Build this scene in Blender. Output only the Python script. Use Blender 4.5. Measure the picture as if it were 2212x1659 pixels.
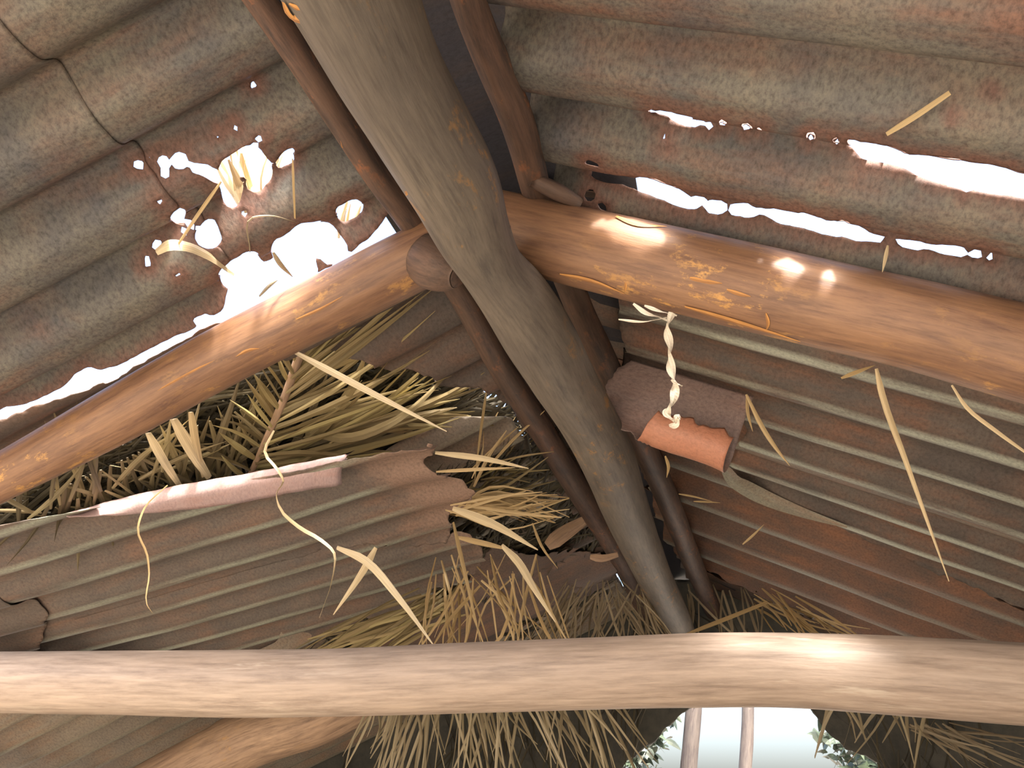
import bpy, math, random
import numpy as np
from mathutils import Vector, Matrix

for _o in list(bpy.data.objects): bpy.data.objects.remove(_o, do_unlink=True)
SC = bpy.context.scene
COL = SC.collection
rnd = random.Random(7)

# ------------------------------------------------------------------ camera
CAMZ = 1.55                      # eye height above the earth floor
F = 1900.0                       # focal length in pixels of the 2212 x 1659 frame
YAW, PITCH, ROLL = [math.radians(a) for a in (17.0, 26.8, 2.4)]
_f = np.array([-math.sin(YAW)*math.cos(PITCH), math.cos(YAW)*math.cos(PITCH), math.sin(PITCH)])
_r = np.array([math.cos(YAW), math.sin(YAW), 0.0])
_u = np.cross(_r, _f)
_r, _u = _r*math.cos(ROLL)+_u*math.sin(ROLL), -_r*math.sin(ROLL)+_u*math.cos(ROLL)
cd = bpy.data.cameras.new('camera'); cam = bpy.data.objects.new('camera', cd); COL.objects.link(cam)
cd.sensor_width = 36.0; cd.lens = F/2212.0*36.0; cd.clip_start = 0.02; cd.clip_end = 300
M = Matrix.Identity(4)
for i in range(3):
    M[i][0] = _r[i]; M[i][1] = _u[i]; M[i][2] = -_f[i]
M[2][3] = CAMZ
cam.matrix_world = M
SC.camera = cam

# ------------------------------------------------------------------ light
SUN_EL, SUN_AZ = 48.0, 150.0      # sun behind the camera, high, shining through the rusted slits
world = bpy.data.worlds.new('sky'); SC.world = world; world.use_nodes = True
wn = world.node_tree.nodes; wl = world.node_tree.links
sky = wn.new('ShaderNodeTexSky'); sky.sky_type = 'NISHITA'; sky.sun_disc = False
sky.sun_elevation = math.radians(SUN_EL); sky.sun_rotation = math.radians(SUN_AZ)
sky.air_density = 1.0; sky.dust_density = 9.0; sky.ozone_density = 1.0
bg = wn['Background']; bg.inputs['Strength'].default_value = 1.75
wl.new(sky.outputs['Color'], bg.inputs['Color'])
sd = bpy.data.lights.new('sun', 'SUN'); sun = bpy.data.objects.new('sun', sd); COL.objects.link(sun)
sd.energy = 21.0; sd.angle = math.radians(6.0); sd.color = (1.0, 0.97, 0.93)
_az = math.radians(SUN_AZ)
_to = Vector((math.sin(_az)*math.cos(math.radians(SUN_EL)), math.cos(_az)*math.cos(math.radians(SUN_EL)), math.sin(math.radians(SUN_EL))))
sun.rotation_euler = _to.to_track_quat('Z', 'Y').to_euler()
sun.location = (0, -3, 8)
SC.view_settings.view_transform = 'Standard'; SC.view_settings.look = 'None'
SC.view_settings.gamma = 1.0; SC.view_settings.use_curve_mapping = False
SC.view_settings.exposure = -0.72

# ------------------------------------------------------------------ geometry of the place
# x across the hut, y along the ridge, z up.  Both slopes fall at the same pitch from the apex line.
APX, APZ, TAN = -0.47, 1.20, 0.456        # apex line of the sheets (z above the eye)
ANG = math.atan(TAN); CS, SN = math.cos(ANG), math.sin(ANG)
O = np.array([0, 0, CAMZ])
def ray(x, y): return _f + _r*(x-1106)/F - _u*(y-829.5)/F
def project(p):
    q = np.asarray(p)-O
    dz = np.maximum(q@_f, 1e-3)
    return 1106+F*(q@_r)/dz, 829.5-F*(q@_u)/dz
def atY(x, y, Y): d = ray(x, y); return O+d*(Y/d[1])
def atZ(x, y, z): d = ray(x, y); return O+d*(z/d[2])
def depth(p): return float((np.asarray(p)-O)@_f)
def on(side, x, y, off=0.0):
    d = ray(x, y); a = APZ+off/CS
    return O+d*((a+side*TAN*APX)/(d[2]+side*TAN*d[0]))
def frame(side, org=None, ang=ANG):
    c, s = math.cos(ang), math.sin(ang)
    o = np.array([APX, 0, APZ+CAMZ]) if org is None else np.asarray(org, float)
    return o, np.array([side*c, 0, -s]), np.array([0, 1.0, 0]), np.array([side*s, 0, c])
LEFT, RIGHT = frame(-1), frame(1)
def FR(fr, s, y, n=0.0): o, a, b, c = fr; return o+a*s+b*(y-o[1])+c*n

# ------------------------------------------------------------------ noise
def _hash(ix, iy, seed):
    h = (ix.astype(np.int64)*374761393+iy.astype(np.int64)*668265263+seed*974711) & 0x7fffffff
    h = ((h ^ (h >> 13))*1274126177) & 0x7fffffff
    return ((h ^ (h >> 16)) & 0xffff)/65535.0
def vnoise(x, y, seed=0):
    x = np.asarray(x, float); y = np.asarray(y, float)
    ix, iy = np.floor(x), np.floor(y); fx, fy = x-ix, y-iy
    fx = fx*fx*(3-2*fx); fy = fy*fy*(3-2*fy)
    a = _hash(ix, iy, seed); b = _hash(ix+1, iy, seed); c = _hash(ix, iy+1, seed); d = _hash(ix+1, iy+1, seed)
    return (a*(1-fx)+b*fx)*(1-fy)+(c*(1-fx)+d*fx)*fy
def fbm(x, y, seed=0, o=3):
    t = 0; amp = 1; nrm = 0
    for k in range(o):
        t = t+amp*vnoise(np.asarray(x)*2**k, np.asarray(y)*2**k, seed+k*17); nrm += amp; amp *= .5
    return t/nrm-0.5

# ------------------------------------------------------------------ materials
def nodes(name):
    m = bpy.data.materials.new(name); m.use_nodes = True
    nt = m.node_tree; return m, nt, nt.nodes['Principled BSDF']
def N(nt, t, **kw):
    n = nt.nodes.new(t)
    for k, v in kw.items():
        if k in n.inputs: n.inputs[k].default_value = v
        else: setattr(n, k, v)
    return n
def coords(nt, scale):
    a = N(nt, 'ShaderNodeAttribute', attribute_name='gcoord')
    mp = N(nt, 'ShaderNodeMapping'); mp.inputs['Scale'].default_value = scale
    nt.links.new(a.outputs['Vector'], mp.inputs['Vector']); return mp.outputs['Vector']
def noise(nt, vec, scale, detail=4, rough=.6):
    n = N(nt, 'ShaderNodeTexNoise', Scale=scale, Detail=detail, Roughness=rough)
    nt.links.new(vec, n.inputs['Vector']); return n.outputs['Fac']
def ramp(nt, fac, stops):
    r = nt.nodes.new('ShaderNodeValToRGB'); e = r.color_ramp.elements
    while len(e) < len(stops): e.new(0.5)
    for el, (p, c) in zip(e, stops):
        el.position = p; el.color = (c if len(c) == 4 else (*c, 1))
    nt.links.new(fac, r.inputs['Fac']); return r.outputs['Color']
def mix(nt, fac, a, b, mode='MIX'):
    m = nt.nodes.new('ShaderNodeMix'); m.data_type = 'RGBA'; m.blend_type = mode; m.clamp_factor = True
    for sock, v in ((m.inputs[0], fac), (m.inputs[6], a), (m.inputs[7], b)):
        if isinstance(v, (int, float)): sock.default_value = v
        elif isinstance(v, tuple): sock.default_value = (*v, 1) if len(v) == 3 else v
        else: nt.links.new(v, sock)
    return m.outputs[2]
def bump(nt, bs, h, strength, dist):
    b = N(nt, 'ShaderNodeBump', Strength=strength, Distance=dist)
    nt.links.new(h, b.inputs['Height']); nt.links.new(b.outputs['Normal'], bs.inputs['Normal'])

def rusty(name, base, dark, rust, crest_light=None, crest_at=-1, rust_amt=.5, rough=.62, speck=.5, end=None, holes=None):
    """old galvanised sheet: gcoord = (down slope, along ridge, wave height -1..1)"""
    m, nt, bs = nodes(name)
    v = coords(nt, (1, 1, 0))
    st = coords(nt, (0.18, 1, 0))
    c = mix(nt, ramp(nt, noise(nt, v, 5, 5, .65), [(.36, (0, 0, 0)), (.66, (1, 1, 1))]), base, dark)
    streak = ramp(nt, noise(nt, st, 22, 5, .65), [(.5-.22*rust_amt, (0, 0, 0)), (.74-.2*rust_amt, (1, 1, 1))])
    patch = ramp(nt, noise(nt, v, 3.2, 6, .7), [(.40, (0, 0, 0)), (.60, (1, 1, 1))])
    c = mix(nt, mix(nt, 1.0, streak, patch, 'MULTIPLY'), c, rust)
    if crest_light:  # grazing light on the low crests, painted as pale lines
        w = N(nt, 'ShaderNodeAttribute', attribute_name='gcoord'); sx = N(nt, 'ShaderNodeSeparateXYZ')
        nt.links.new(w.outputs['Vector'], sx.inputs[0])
        mr = N(nt, 'ShaderNodeMapRange'); mr.inputs[1].default_value = crest_at*.80; mr.inputs[2].default_value = crest_at
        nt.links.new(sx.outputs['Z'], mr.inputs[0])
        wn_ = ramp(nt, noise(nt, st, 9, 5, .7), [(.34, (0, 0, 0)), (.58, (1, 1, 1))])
        c = mix(nt, mix(nt, 1.0, mr.outputs[0], wn_, 'MULTIPLY'), c, crest_light)
    if holes:                                     # rust crust round the perforations
        ha = N(nt, 'ShaderNodeAttribute', attribute_name='hole')
        hm = N(nt, 'ShaderNodeMath', operation='MULTIPLY_ADD'); nt.links.new(noise(nt, v, 26, 5, .7), hm.inputs[0]); hm.inputs[1].default_value = 1.1; nt.links.new(ha.outputs['Fac'], hm.inputs[2])
        hr = N(nt, 'ShaderNodeMapRange'); hr.inputs[1].default_value = 1.15; hr.inputs[2].default_value = .65; nt.links.new(hm.outputs[0], hr.inputs[0])
        c = mix(nt, hr.outputs[0], c, holes)
    if end:                                       # crusted rust eating in from the torn end
        a_ = N(nt, 'ShaderNodeAttribute', attribute_name='gcoord'); sx2 = N(nt, 'ShaderNodeSeparateXYZ'); nt.links.new(a_.outputs['Vector'], sx2.inputs[0])
        ms_ = N(nt, 'ShaderNodeMath', operation='MULTIPLY_ADD'); nt.links.new(noise(nt, v, 7, 5, .7), ms_.inputs[0]); ms_.inputs[1].default_value = .5; nt.links.new(sx2.outputs['X'], ms_.inputs[2])
        mr2 = N(nt, 'ShaderNodeMapRange'); mr2.inputs[1].default_value = end[1]; mr2.inputs[2].default_value = end[0]; nt.links.new(ms_.outputs[0], mr2.inputs[0])
        c = mix(nt, mr2.outputs[0], c, end[2])
    sp = noise(nt, v, 130, 3, .7)
    c = mix(nt, speck, c, ramp(nt, sp, [(.3, (.35, .33, .33)), (.52, (1, 1, 1)), (.75, (1.5, 1.45, 1.35))]), 'MULTIPLY')
    nt.links.new(c, bs.inputs['Base Color'])
    bs.inputs['Roughness'].default_value = rough; bs.inputs['Metallic'].default_value = 0.0
    bs.inputs['Specular IOR Level'].default_value = .45
    bump(nt, bs, sp, .25, .004)
    return m

def wood(name, light, mid, dark, fleck, fleck_amt=.3, rough=.6, grain=1.0, spec=.35, flong=.5):
    """debarked pole: gcoord = (along, r cos, r sin)"""
    m, nt, bs = nodes(name)
    v = coords(nt, (.12, 1, 1)); w = coords(nt, (flong, 1, 1)); iso = coords(nt, (1, 1, 1))
    g = noise(nt, v, 60*grain, 6, .7); p = noise(nt, w, 9, 4, .6)
    c = mix(nt, ramp(nt, p, [(.35, (0, 0, 0)), (.65, (1, 1, 1))]), mid, light)
    c = mix(nt, ramp(nt, g, [(.32, (1, 1, 1)), (.47, (.35, .35, .35)), (.58, (0, 0, 0))]), c, dark)
    fine = noise(nt, coords(nt, (.05, 1, 1)), 170*grain, 4, .6)
    c = mix(nt, .45, c, ramp(nt, fine, [(.32, (.6, .57, .53)), (.5, (1, 1, 1)), (.68, (1.28, 1.26, 1.22))]), 'MULTIPLY')
    fl = ramp(nt, noise(nt, w, 26, 5, .75), [(.62-.12*fleck_amt, (0, 0, 0)), (.68-.08*fleck_amt, (1, 1, 1))])
    fm = ramp(nt, noise(nt, iso, 3.0, 3, .5), [(.45, (0, 0, 0)), (.6, (1, 1, 1))])
    c = mix(nt, mix(nt, 1.0, fl, fm, 'MULTIPLY'), c, fleck)
    nt.links.new(c, bs.inputs['Base Color'])
    bs.inputs['Roughness'].default_value = rough; bs.inputs['Specular IOR Level'].default_value = spec
    bump(nt, bs, g, .35, .004)
    return m

def straw_mat(name, a, b, c3, rough=.55):
    m, nt, bs = nodes(name)
    oi = N(nt, 'ShaderNodeObjectInfo'); at = N(nt, 'ShaderNodeAttribute', attribute_name='gcoord')
    sx = N(nt, 'ShaderNodeSeparateXYZ'); nt.links.new(at.outputs['Vector'], sx.inputs[0])
    ad = N(nt, 'ShaderNodeMath', operation='ADD'); nt.links.new(oi.outputs['Random'], ad.inputs[0]); nt.links.new(sx.outputs['Z'], ad.inputs[1])
    fr = N(nt, 'ShaderNodeMath', operation='FRACT'); nt.links.new(ad.outputs[0], fr.inputs[0])
    c = ramp(nt, fr.outputs[0], [(0, a), (.5, b), (1, c3)])
    st = coords(nt, (6, 400, 0)); n = noise(nt, st, 1.0, 3, .6)
    c = mix(nt, .6, c, ramp(nt, n, [(.3, (.55, .5, .42)), (.6, (1.1, 1.08, 1.05))]), 'MULTIPLY')
    nt.links.new(c, bs.inputs['Base Color']); bs.inputs['Roughness'].default_value = rough
    bs.inputs['Specular IOR Level'].default_value = .35
    tr = nt.nodes.new('ShaderNodeBsdfTranslucent'); nt.links.new(c, tr.inputs['Color'])
    ms = nt.nodes.new('ShaderNodeMixShader'); ms.inputs[0].default_value = .22
    out = nt.nodes['Material Output']
    nt.links.new(bs.outputs[0], ms.inputs[1]); nt.links.new(tr.outputs[0], ms.inputs[2]); nt.links.new(ms.outputs[0], out.inputs['Surface'])
    return m

MAT = {
 'sheet_near': rusty('rusty_sheet_near', (.165, .15, .118), (.078, .077, .08), (.165, .088, .06), rust_amt=.42, speck=.75, holes=(.15, .08, .06)),
 'sheet_brown': rusty('rusty_sheet_brown', (.13, .10, .08), (.085, .07, .06), (.18, .095, .06), rust_amt=.45),
 'sheet_sag': rusty('rusty_sheet_sagging', (.15, .122, .10), (.105, .09, .08), (.21, .125, .085), crest_light=(.36, .38, .30), rust_amt=.5, end=(1.30, 1.46, (.26, .17, .125))),
 'sheet_line': rusty('rusty_sheet_streaked', (.13, .105, .085), (.085, .07, .06), (.20, .10, .06), crest_light=(.44, .46, .37), rust_amt=.55),
 'sheet_red': rusty('rusty_sheet_red', (.19, .105, .07), (.11, .085, .07), (.26, .125, .07), crest_light=(.26, .25, .20), rust_amt=.7),
 'sheet_curl': rusty('bent_sheet_brown', (.17, .115, .085), (.11, .085, .075), (.24, .13, .08), rust_amt=.6),
 'sheet_brightened': rusty('brightened_sheet', (.30, .25, .19), (.22, .19, .155), (.30, .19, .12), crest_light=(.36, .34, .26), rust_amt=.4),  # paler copy of the sheet, its colour makes up for weak bounce light
 'cap': rusty('shade_dark_cap_metal', (.045, .045, .055), (.03, .03, .04), (.06, .045, .04), rust_amt=.2),  # near-black colour stands for the shade up in the apex
 'lip_olive': rusty('bent_olive_metal', (.30, .28, .21), (.22, .205, .16), (.26, .16, .10), rust_amt=.3),
 'lip': rusty('folded_edge_metal', (.52, .38, .37), (.44, .32, .31), (.46, .26, .21), rust_amt=.3, rough=.42, speck=.3),
 'flap': rusty('curled_flap_metal', (.31, .225, .195), (.23, .17, .16), (.34, .18, .13), rust_amt=.4, rough=.5),
 'flap_red': rusty('curled_flap_orange', (.47, .20, .12), (.40, .17, .10), (.50, .24, .15), rust_amt=.4, rough=.45, speck=.3),
 'ridge': wood('ridge_wood', (.185, .155, .12), (.145, .122, .10), (.10, .085, .07), (.34, .19, .07), .45),
 'purlin': wood('purlin_wood', (.17, .10, .07), (.115, .075, .055), (.06, .045, .04), (.32, .13, .06), .5),
 'rafter': wood('rafter_wood', (.30, .165, .09), (.235, .125, .068), (.15, .078, .05), (.56, .30, .09), .55, rough=.48, spec=.5),
 'beam': wood('beam_wood', (.43, .335, .26), (.36, .27, .205), (.25, .185, .14), (.50, .41, .32), .35, rough=.5, spec=.45, flong=.1),
 'pole_far': wood('far_pole_wood', (.46, .31, .20), (.36, .24, .16), (.20, .13, .09), (.45, .27, .13), .4),
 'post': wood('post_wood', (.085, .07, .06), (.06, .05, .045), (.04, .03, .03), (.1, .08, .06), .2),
 'bark': wood('bark_flake', (.56, .28, .08), (.44, .21, .07), (.24, .11, .05), (.62, .34, .10), .4),
 'palm': straw_mat('dry_palm', (.20, .155, .075), (.36, .28, .14), (.46, .39, .18)),
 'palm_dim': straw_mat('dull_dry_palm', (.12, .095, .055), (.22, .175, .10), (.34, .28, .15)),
 'palm_pale': straw_mat('pale_dry_palm', (.66, .53, .32), (.74, .62, .40), (.80, .70, .50)),
 'palm_sunlit': straw_mat('sunlit_palm', (.80, .74, .62), (.84, .79, .68), (.88, .84, .75)),  # whitened palm, sunlight put into the colour
 'straw': straw_mat('dry_straw', (.42, .30, .14), (.52, .38, .19), (.62, .48, .27)),
 'straw_dim': straw_mat('old_grey_straw', (.24, .19, .12), (.33, .27, .18), (.42, .35, .24)),
 'straw_mid': straw_mat('grey_tan_straw', (.36, .30, .19), (.46, .39, .25), (.56, .48, .33)),
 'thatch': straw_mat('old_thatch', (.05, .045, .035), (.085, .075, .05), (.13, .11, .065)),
}
def simple(name, c1, c2, scale, rough=.9, bmp=.4):
    m, nt, bs = nodes(name)
    tc = nt.nodes.new('ShaderNodeTexCoord'); n = noise(nt, tc.outputs['Object'], scale, 6, .65)
    nt.links.new(ramp(nt, n, [(.35, c1), (.65, c2)]), bs.inputs['Base Color'])
    bs.inputs['Roughness'].default_value = rough; bump(nt, bs, n, bmp, .02); return m
MAT['earth'] = simple('packed_earth', (.28, .25, .205), (.36, .32, .265), 3.0)
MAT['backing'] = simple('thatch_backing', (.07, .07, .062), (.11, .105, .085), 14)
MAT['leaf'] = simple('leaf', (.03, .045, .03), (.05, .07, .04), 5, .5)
MAT['bark_tree'] = simple('tree_bark', (.20, .15, .12), (.30, .24, .19), 8)

# ------------------------------------------------------------------ object helpers
def link(name, verts, faces, mat, parent=None, g=None, smooth=True, mats=None, fmat=None):
    verts = np.asarray(verts, float)
    c = verts.mean(0) if parent is None else np.zeros(3)
    if parent is not None: c = np.array(parent_origin(parent))
    me = bpy.data.meshes.new(name)
    me.from_pydata((verts-c).tolist(), [], [tuple(int(i) for i in f) for f in faces])
    for mm in (mats or [mat]): me.materials.append(MAT[mm])
    if fmat is not None: me.polygons.foreach_set('material_index', np.asarray(fmat, np.int32))
    if smooth: me.polygons.foreach_set('use_smooth', np.ones(len(me.polygons), bool))
    if g is not None:
        at = me.attributes.new('gcoord', 'FLOAT_VECTOR', 'POINT')
        g = np.asarray(g, np.float32); at.data.foreach_set('vector', np.ascontiguousarray(g[:, :3]).ravel())
        if g.shape[1] > 3:
            a2 = me.attributes.new('hole', 'FLOAT', 'POINT'); a2.data.foreach_set('value', np.ascontiguousarray(g[:, 3]))
    me.update()
    ob = bpy.data.objects.new(name, me); COL.objects.link(ob)
    if parent is None: ob.location = c
    else: ob.parent = parent
    return ob
def parent_origin(p):
    o = Vector((0, 0, 0))
    while p is not None: o += p.location; p = p.parent
    return tuple(o)
def empty(name, loc):
    e = bpy.data.objects.new(name, None); COL.objects.link(e); e.location = tuple(float(v) for v in loc); e.empty_display_size = .1; return e
def tag(o, label, cat, group=None, kind=None):
    o['label'] = label; o['category'] = cat
    if group: o['group'] = group
    if kind: o['kind'] = kind
    return o
def solid(o, t, off=0.0):
    s = o.modifiers.new('thickness', 'SOLIDIFY'); s.thickness = t; s.offset = off; return o

def catmull(P, n):
    """smooth curve through P (chord-length parameter, so uneven spacing does not loop), n steps per span"""
    P = np.asarray(P, float); d = np.maximum(np.linalg.norm(np.diff(P[:, :3], axis=0), axis=1), 1e-9)
    sl = np.diff(P, axis=0)/d[:, None]; m = np.empty_like(P)
    m[0], m[-1] = sl[0], sl[-1]
    for i in range(1, len(P)-1): m[i] = (sl[i-1]*d[i]+sl[i]*d[i-1])/(d[i]+d[i-1])
    out = []
    for i in range(len(P)-1):
        for t in np.linspace(0, 1, n, endpoint=False):
            t2, t3 = t*t, t**3
            out.append((2*t3-3*t2+1)*P[i]+(t3-2*t2+t)*d[i]*m[i]+(3*t2-2*t3)*P[i+1]+(t3-t2)*d[i]*m[i+1])
    out.append(P[-1]); return np.array(out)
def frames(C):
    T = np.gradient(C, axis=0); T /= np.linalg.norm(T, axis=1)[:, None]
    up = np.array([0, 0, 1.0]) if abs(T[0][2]) < .9 else np.array([1.0, 0, 0])
    A = []; a = np.cross(T[0], up); a /= np.linalg.norm(a)
    for t in T:
        a = a-t*(a@t); a /= np.linalg.norm(a); A.append(a)
    A = np.array(A); return T, A, np.cross(T, A)

def log(name, ctrl, mat, parent=None, seg=36, sub=14, rough=.035, seed=1, knots=()):
    """a pole through ctrl = [(x, y, z, radius)], gently lumpy, with cut ends"""
    D = catmull(ctrl, sub); C, R = D[:, :3], D[:, 3]
    T, A, B = frames(C); L = np.concatenate([[0], np.cumsum(np.linalg.norm(np.diff(C, axis=0), axis=1))])
    th = np.linspace(0, 2*math.pi, seg, endpoint=False); V = []; G = []
    for i in range(len(C)):
        k = 1+rough*2*fbm(L[i]*4+np.cos(th)*1.1+20, np.sin(th)*1.1+seed*3.1+40+L[i], seed, 3)
        r = R[i]*k
        for (kl, ka, kh, kw) in knots:
            da = np.angle(np.exp(1j*(th-ka)))*R[i]; r = r+kh*np.exp(-((L[i]-kl)**2+da**2)/(kw*kw))
        V.append(C[i]+np.outer(r*np.cos(th), A[i])+np.outer(r*np.sin(th), B[i]))
        G.append(np.stack([np.full(seg, L[i]), R[i]*np.cos(th), R[i]*np.sin(th)], 1))
    n = len(C); fs = []
    for i in range(n-1):
        for j in range(seg):
            j2 = (j+1) % seg; fs.append((i*seg+j, i*seg+j2, (i+1)*seg+j2, (i+1)*seg+j))
    V = np.vstack(V); G = np.vstack(G)
    for i, e in ((0, -1), (n-1, 1)):          # slightly domed, rounded cut ends
        base = V[i*seg:(i+1)*seg]; c = base.mean(0)
        k = len(V); V = np.vstack([V, c+(base-c)*.93+T[i]*e*R[i]*.06, (c+T[i]*e*R[i]*.10)[None]])
        G = np.vstack([G, G[i*seg:(i+1)*seg]*[1, .93, .93], [[L[i], 0, 0]]])
        for j in range(seg):
            j2 = (j+1) % seg
            a, b, c2, d = i*seg+j, i*seg+j2, k+j2, k+j
            fs.append((a, d, c2, b) if e > 0 else (a, b, c2, d))
            fs.append((d, k+seg, c2) if e > 0 else (d, c2, k+seg))
    return link(name, V, fs, mat, parent, G)

def log_px(rows, place):
    out = []
    for (x, y, w) in rows:
        p = place(x, y); out.append((*p, .5*w*depth(p)/F))
    return out

def blade_geo(pts, w, tip=.08, root=.5, nrm=None, twist=0.0, zc=0.0, n=6, thick=.16):
    """a dry leaflet or stalk: flat diamond section, tapering"""
    P = np.asarray(pts, float)
    C = catmull(P, max(1, int(math.ceil(n/(len(P)-1))))) if len(P) > 2 else np.linspace(P[0], P[-1], n)
    T = np.gradient(C, axis=0); T /= np.linalg.norm(T, axis=1)[:, None]+1e-9
    nr = np.array([0, -.6, -1.0]) if nrm is None else np.asarray(nrm, float)
    V = []; G = []; L = 0
    for i in range(len(C)):
        t = i/(len(C)-1)
        if i: L += np.linalg.norm(C[i]-C[i-1])
        ww = w*min(1, root+(1-root)*t/.25 if t < .25 else 1)*(1 if t < .45 else tip+(1-tip)*(1-((t-.45)/.55)**1.4))
        a = np.cross(T[i], nr); a /= np.linalg.norm(a)+1e-9; b = np.cross(a, T[i])
        if twist:
            q = twist*t; a, b = a*math.cos(q)+b*math.sin(q), b*math.cos(q)-a*math.sin(q)
        h = ww*thick
        V += [C[i]+a*ww/2, C[i]+b*h, C[i]-a*ww/2, C[i]-b*h*.4]
        G += [(L, .5*w, zc), (L, 0, zc), (L, -.5*w, zc), (L, 0, zc)]
    fs = []; k = len(C)
    for i in range(k-1):
        for j in range(4):
            j2 = (j+1) % 4; fs.append((4*i+j, 4*i+j2, 4*i+4+j2, 4*i+4+j))
    fs += [(3, 2, 1, 0), (4*k-4, 4*k-3, 4*k-2, 4*k-1)]
    return V, fs, G
def blade(name, pts, w, mat, parent=None, **kw):
    V, fs, G = blade_geo(pts, w, **kw)
    return link(name, V, fs, mat, parent, G, smooth=False)
def many(name, blades, mat, parent=None, smooth=False):
    V = []; Fs = []; G = []
    for (pts, w, kw) in blades:
        v, f, g = blade_geo(pts, w, **kw); k = len(V); V += v; G += g; Fs += [tuple(i+k for i in q) for q in f]
    return link(name, V, Fs, mat, parent, G, smooth=smooth)

def pxw_(p, w): return w*depth(p)/F

# ------------------------------------------------------------------ sheet builder
def wave(y, phase, pitch, sharp=0.0):
    c = np.cos(2*math.pi*(y-phase)/pitch)
    if sharp > 0: return 2*((1+c)/2)**(1+sharp)-1            # narrow grooves, broad ribs
    return c*(1-sharp)+sharp*np.sign(c)*np.abs(c)**2
def clip_mesh(P, G, g, nx, ny, far):
    """grid (nx, ny) of points P with attribute rows G, keep g > 0, cut cleanly along g = 0"""
    idx = np.arange(nx*ny).reshape(nx, ny)
    q = np.stack([idx[:-1, :-1], idx[1:, :-1], idx[1:, 1:], idx[:-1, 1:]], -1).reshape(-1, 4)
    ins = (g > 0)[q]; full = ins.all(1); part = ins.any(1) & ~full
    faces = [tuple(f) for f in q[full]]
    V = list(P); GG = list(G); cache = {}
    def cut(a, b):
        k = (min(a, b), max(a, b))
        if k not in cache:
            t = g[a]/(g[a]-g[b]); V.append(P[a]+(P[b]-P[a])*t); GG.append(G[a]+(G[b]-G[a])*t); cache[k] = len(V)-1
        return cache[k]
    for f in q[part]:
        poly = []
        for i in range(4):
            a, b = f[i], f[(i+1) % 4]
            if g[a] > 0: poly.append(a)
            if (g[a] > 0) != (g[b] > 0): poly.append(cut(a, b))
        if len(poly) >= 3: faces.append(tuple(poly))
    V = np.array(V); GG = np.array(GG)
    used = np.zeros(len(V), bool)
    for f in faces:
        for i in f: used[i] = True
    mp = np.cumsum(used)-1
    return V[used], [tuple(mp[i] for i in f) for f in faces], GG[used]
def sheet(name, fr, s0, s1, y0, y1, mat, parent=None, pitch=.18, amp=.027, phase=1.10, ds=.012, dy=.008, n0=0.0,
          field=None, warp=None, ragged=.006, seed=3, sharp=0.0, t=.0016, goff=(0, 0), flip=False):
    nx = max(3, int((s1-s0)/ds)+1); ny = max(3, int((y1-y0)/dy)+1)
    S, Y = np.meshgrid(np.linspace(s0, s1, nx), np.linspace(y0, y1, ny), indexing='ij'); S = S.ravel(); Y = Y.ravel()
    w = wave(Y, phase, pitch, sharp)
    dent = .007*fbm(S*3+seed, Y*4, seed, 2)
    n = n0+amp*w+dent
    Yd = Y+.006*fbm(S*2.2+9, Y*1.5, seed+5, 2)
    if warp is not None:
        dn, dY = warp(S, Y); n = n+dn; Yd = Yd+dY
    o, a, b, c = fr
    P = o+np.outer(S, a)+np.outer(Yd-o[1], b)+np.outer(n, c)
    edge = np.minimum(np.minimum(S-s0, s1-S), np.minimum(Y-y0, y1-Y))
    rg = ragged*(1.2+2.0*fbm(S*40, Y*40, seed+2, 3)+2.2*fbm(S*9, Y*9, seed+8, 2))
    g = edge-rg*np.clip(1, 0, 1)+1e-5
    if field is not None:
        X2, Y2 = project(P); h = field(X2, Y2, S, Y)
        g = np.minimum(g, h)
    hole = np.ones_like(S) if field is None else np.clip(h*1500/60.0, 0, 1)
    G = np.stack([S+goff[0], Y+goff[1], w, hole], 1)
    V, fs, GG = clip_mesh(P, G, g, nx, ny, None)
    if flip: fs = [f[::-1] for f in fs]
    ob = link(name, V, fs, mat, parent, GG)
    if t: solid(ob, t)
    return ob

def chain_field(chains, x, y):
    """negative inside any of the holes; a hole is a run of (x, y, radius) in the picture's pixels"""
    d = np.full(x.shape, 1e3)
    for ch in chains:
        if len(ch) == 1:
            cx, cy, r = ch[0]; d = np.minimum(d, np.hypot(x-cx, y-cy)-r); continue
        for (ax, ay, ar), (bx, by, br) in zip(ch[:-1], ch[1:]):
            vx, vy = bx-ax, by-ay; t = np.clip(((x-ax)*vx+(y-ay)*vy)/(vx*vx+vy*vy), 0, 1)
            d = np.minimum(d, np.hypot(x-ax-t*vx, y-ay-t*vy)-(ar+(br-ar)*t))
    return d
def poly_field(poly, x, y):
    """signed distance, positive inside"""
    d = np.full(x.shape, 1e9); ins = np.zeros(x.shape, bool); n = len(poly)
    for i in range(n):
        ax, ay = poly[i]; bx, by = poly[(i+1) % n]; vx, vy = bx-ax, by-ay
        t = np.clip(((x-ax)*vx+(y-ay)*vy)/(vx*vx+vy*vy+1e-9), 0, 1)
        d = np.minimum(d, np.hypot(x-ax-t*vx, y-ay-t*vy))
        c = ((ay > y) != (by > y)); xx = ax+(y-ay)*vx/(vy if abs(vy) > 1e-9 else 1e-9); ins ^= c & (x < xx)
    return np.where(ins, d, -d)
def rag(S, Y, amp, seed):
    return amp*(1.3*fbm(S*55, Y*55, seed, 3)+1.6*fbm(S*16, Y*16, seed+3, 2))

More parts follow.
